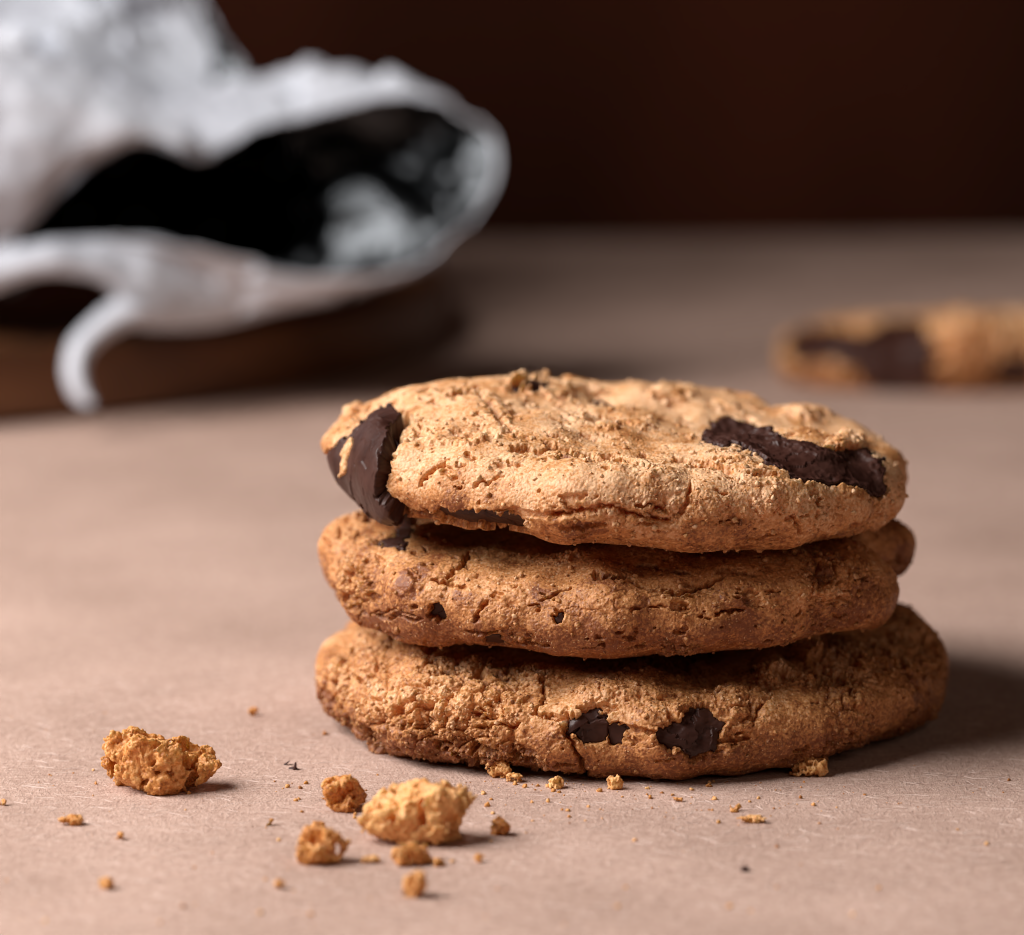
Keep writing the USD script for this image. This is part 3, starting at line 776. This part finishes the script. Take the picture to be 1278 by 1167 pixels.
if np.einsum("ij,ij->i", SN, S - np.repeat(np.array([r_.mean(0) for r_ in rows]), NU, 0)).mean() < 0:
    SF = SF[:, ::-1]; SN = -SN
fold = np.repeat(sstep(0.0, 0.25, tv), NU)


S = S + SN * (crumple(S, 44, 900) * 15 * fold + crumple(S, 21, 905) * 7 * (0.25 + 0.75 * fold) + crumple(S, 8, 906) * 0.9)[:, None]
S[:, 2] = np.maximum(S[:, 2], BH + 0.6)
# its underside is held up clear of the board by what is left in it
pq = proj(S)
lim = np.interp(pq[:, 0], [-400, -30, 60, 130, 165, 250, 340, 420, 504, 562, 620], [420, 362, 338, 346, 398, 400, 382, 365, 342, 306, 240])
S[:, 2] += np.maximum(pq[:, 1] - lim, 0) * ((S - EYE) @ FW) / F
SN = normals(S, SF)
bagc = np.array([c0[0] - 30, c0[1] + 30, BH])
bag = thing("cookie_bag", bagc, "crumpled white wrapper bag with its torn mouth open, lying on the round wooden board", "bag")
cap = lambda n0: np.stack([np.full(NU, n0), (NV - 1) * NU + np.arange(NU), (NV - 1) * NU + (np.arange(NU) + 1) % NU], 1)
end = S[-NU:].mean(0)
capf = cap(len(S))
t1 = np.cross(S[capf[0, 1]] - end, S[capf[0, 2]] - end)
if t1 @ (end - c0) < 0:
    capf = capf[:, ::-1]
OV, OF = np.vstack([S + SN * 0.25, end]), np.vstack([SF, capf])
IS = S - SN * (0.15 + np.clip(crumple(S, 13, 911) + 0.5, 0, 1) * 2.2 * np.repeat(sstep(0, 0.05, tv) * sstep(0.45, 0.2, tv), NU))[:, None]
IV, IF = np.vstack([IS, end - (end - c0) / np.linalg.norm(end - c0)]), np.vstack([SF, capf])[:, ::-1]
part("outer_wrapper", bag, OV, OF, PAPER, bagc, smooth=30)
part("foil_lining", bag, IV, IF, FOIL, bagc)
# the torn edge of the mouth, rolled over a little
lip = S[:NU]
tg = np.roll(lip, -1, 0) - np.roll(lip, 1, 0); tg /= np.linalg.norm(tg, axis=1, keepdims=True)
e1 = SN[:NU]; e2 = np.cross(tg, e1)
ra = 0.32 + 0.2 * fbm(lip, 9, 2, 908)
ak = np.linspace(0, 2 * np.pi, 8, endpoint=False)
TV = (lip[:, None] + (np.cos(ak)[None, :, None] * e1[:, None] + np.sin(ak)[None, :, None] * e2[:, None]) * ra[:, None, None]).reshape(-1, 3)
i, j = np.meshgrid(np.arange(NU), np.arange(8), indexing="ij")
p, q, p2, q2 = i * 8 + j, i * 8 + (j + 1) % 8, (i + 1) % NU * 8 + j, (i + 1) % NU * 8 + (j + 1) % 8
TF = np.vstack([np.stack([p, q, q2], -1).reshape(-1, 3), np.stack([p, q2, p2], -1).reshape(-1, 3)])
if np.einsum("ij,ij->i", normals(TV, TF), TV - np.repeat(lip, 8, 0)).mean() < 0:
    TF = TF[:, ::-1]
part("torn_edge", bag, TV, TF, PAPER, bagc)


def sheet(a, b, n, m, bulge, seed, amp):
    """A bent sheet between two polylines of (x, y, depth) picture points, with thickness."""
    a, b = (PchipInterpolator(np.linspace(0, 1, len(k)), np.array([on_y(*w) for w in k]))(np.linspace(0, 1, n)) for k in (a, b))
    s = np.linspace(0, 1, m)[:, None, None]
    v = a[None] * (1 - s) + b[None] * s
    v = v + np.array([0.25, -0.85, 0.1]) * (np.sin(np.pi * s) * bulge)
    v = v.reshape(-1, 3)
    i, j = np.meshgrid(np.arange(m - 1), np.arange(n - 1), indexing="ij")
    p = i * n + j
    f = np.vstack([np.stack([p, p + n, p + n + 1], -1).reshape(-1, 3), np.stack([p, p + n + 1, p + 1], -1).reshape(-1, 3)])
    nn = normals(v, f)
    v = v + nn * (amp * fbm(v, 12, 3, seed))[:, None]
    nn = normals(v, f)
    got = weld_chunk(v, nn, f, np.ones(len(v), bool), np.full(len(v), 0.2), np.full(len(v), -0.2), 0, 0)
    return got


sv, sf = sheet([(-260, 330, 232), (-120, 322, 235), (-20, 316, 238), (60, 303, 241), (110, 300, 245), (170, 299, 249), (250, 315, 259), (340, 335, 271), (420, 346, 283), (504, 334, 295), (560, 304, 306)],
               [(-260, 425, 226), (-120, 425, 228), (-30, 372, 236), (60, 342, 237), (130, 352, 241), (170, 408, 243), (250, 408, 253), (340, 390, 265), (420, 372, 279), (504, 348, 293), (562, 310, 305)], 170, 24, 3.0, 41, 1.2)
part("lip_flap", bag, sv, sf, PAPER, bagc)
sv, sf = sheet([(-60, 40, 250), (20, 62, 252), (90, 78, 254), (150, 112, 256), (215, 148, 257), (262, 193, 257)],
               [(-60, 320, 240), (-10, 312, 242), (40, 272, 246), (84, 226, 250), (125, 194, 254), (176, 176, 258)], 120, 60, 7.0, 47, 3.0)
part("wrapper_fold", bag, sv, sf, PAPER, bagc)
sv, sf = sheet([(150, 372, 241), (112, 400, 237), (86, 430, 233), (80, 462, 230), (92, 496, 228), (108, 506, 227)],
               [(200, 395, 242), (146, 414, 238), (116, 438, 234), (106, 462, 231), (110, 486, 229), (118, 503, 228)], 60, 14, 2.5, 43, 0.5)
part("torn_strip", bag, sv, sf, PAPER, bagc)
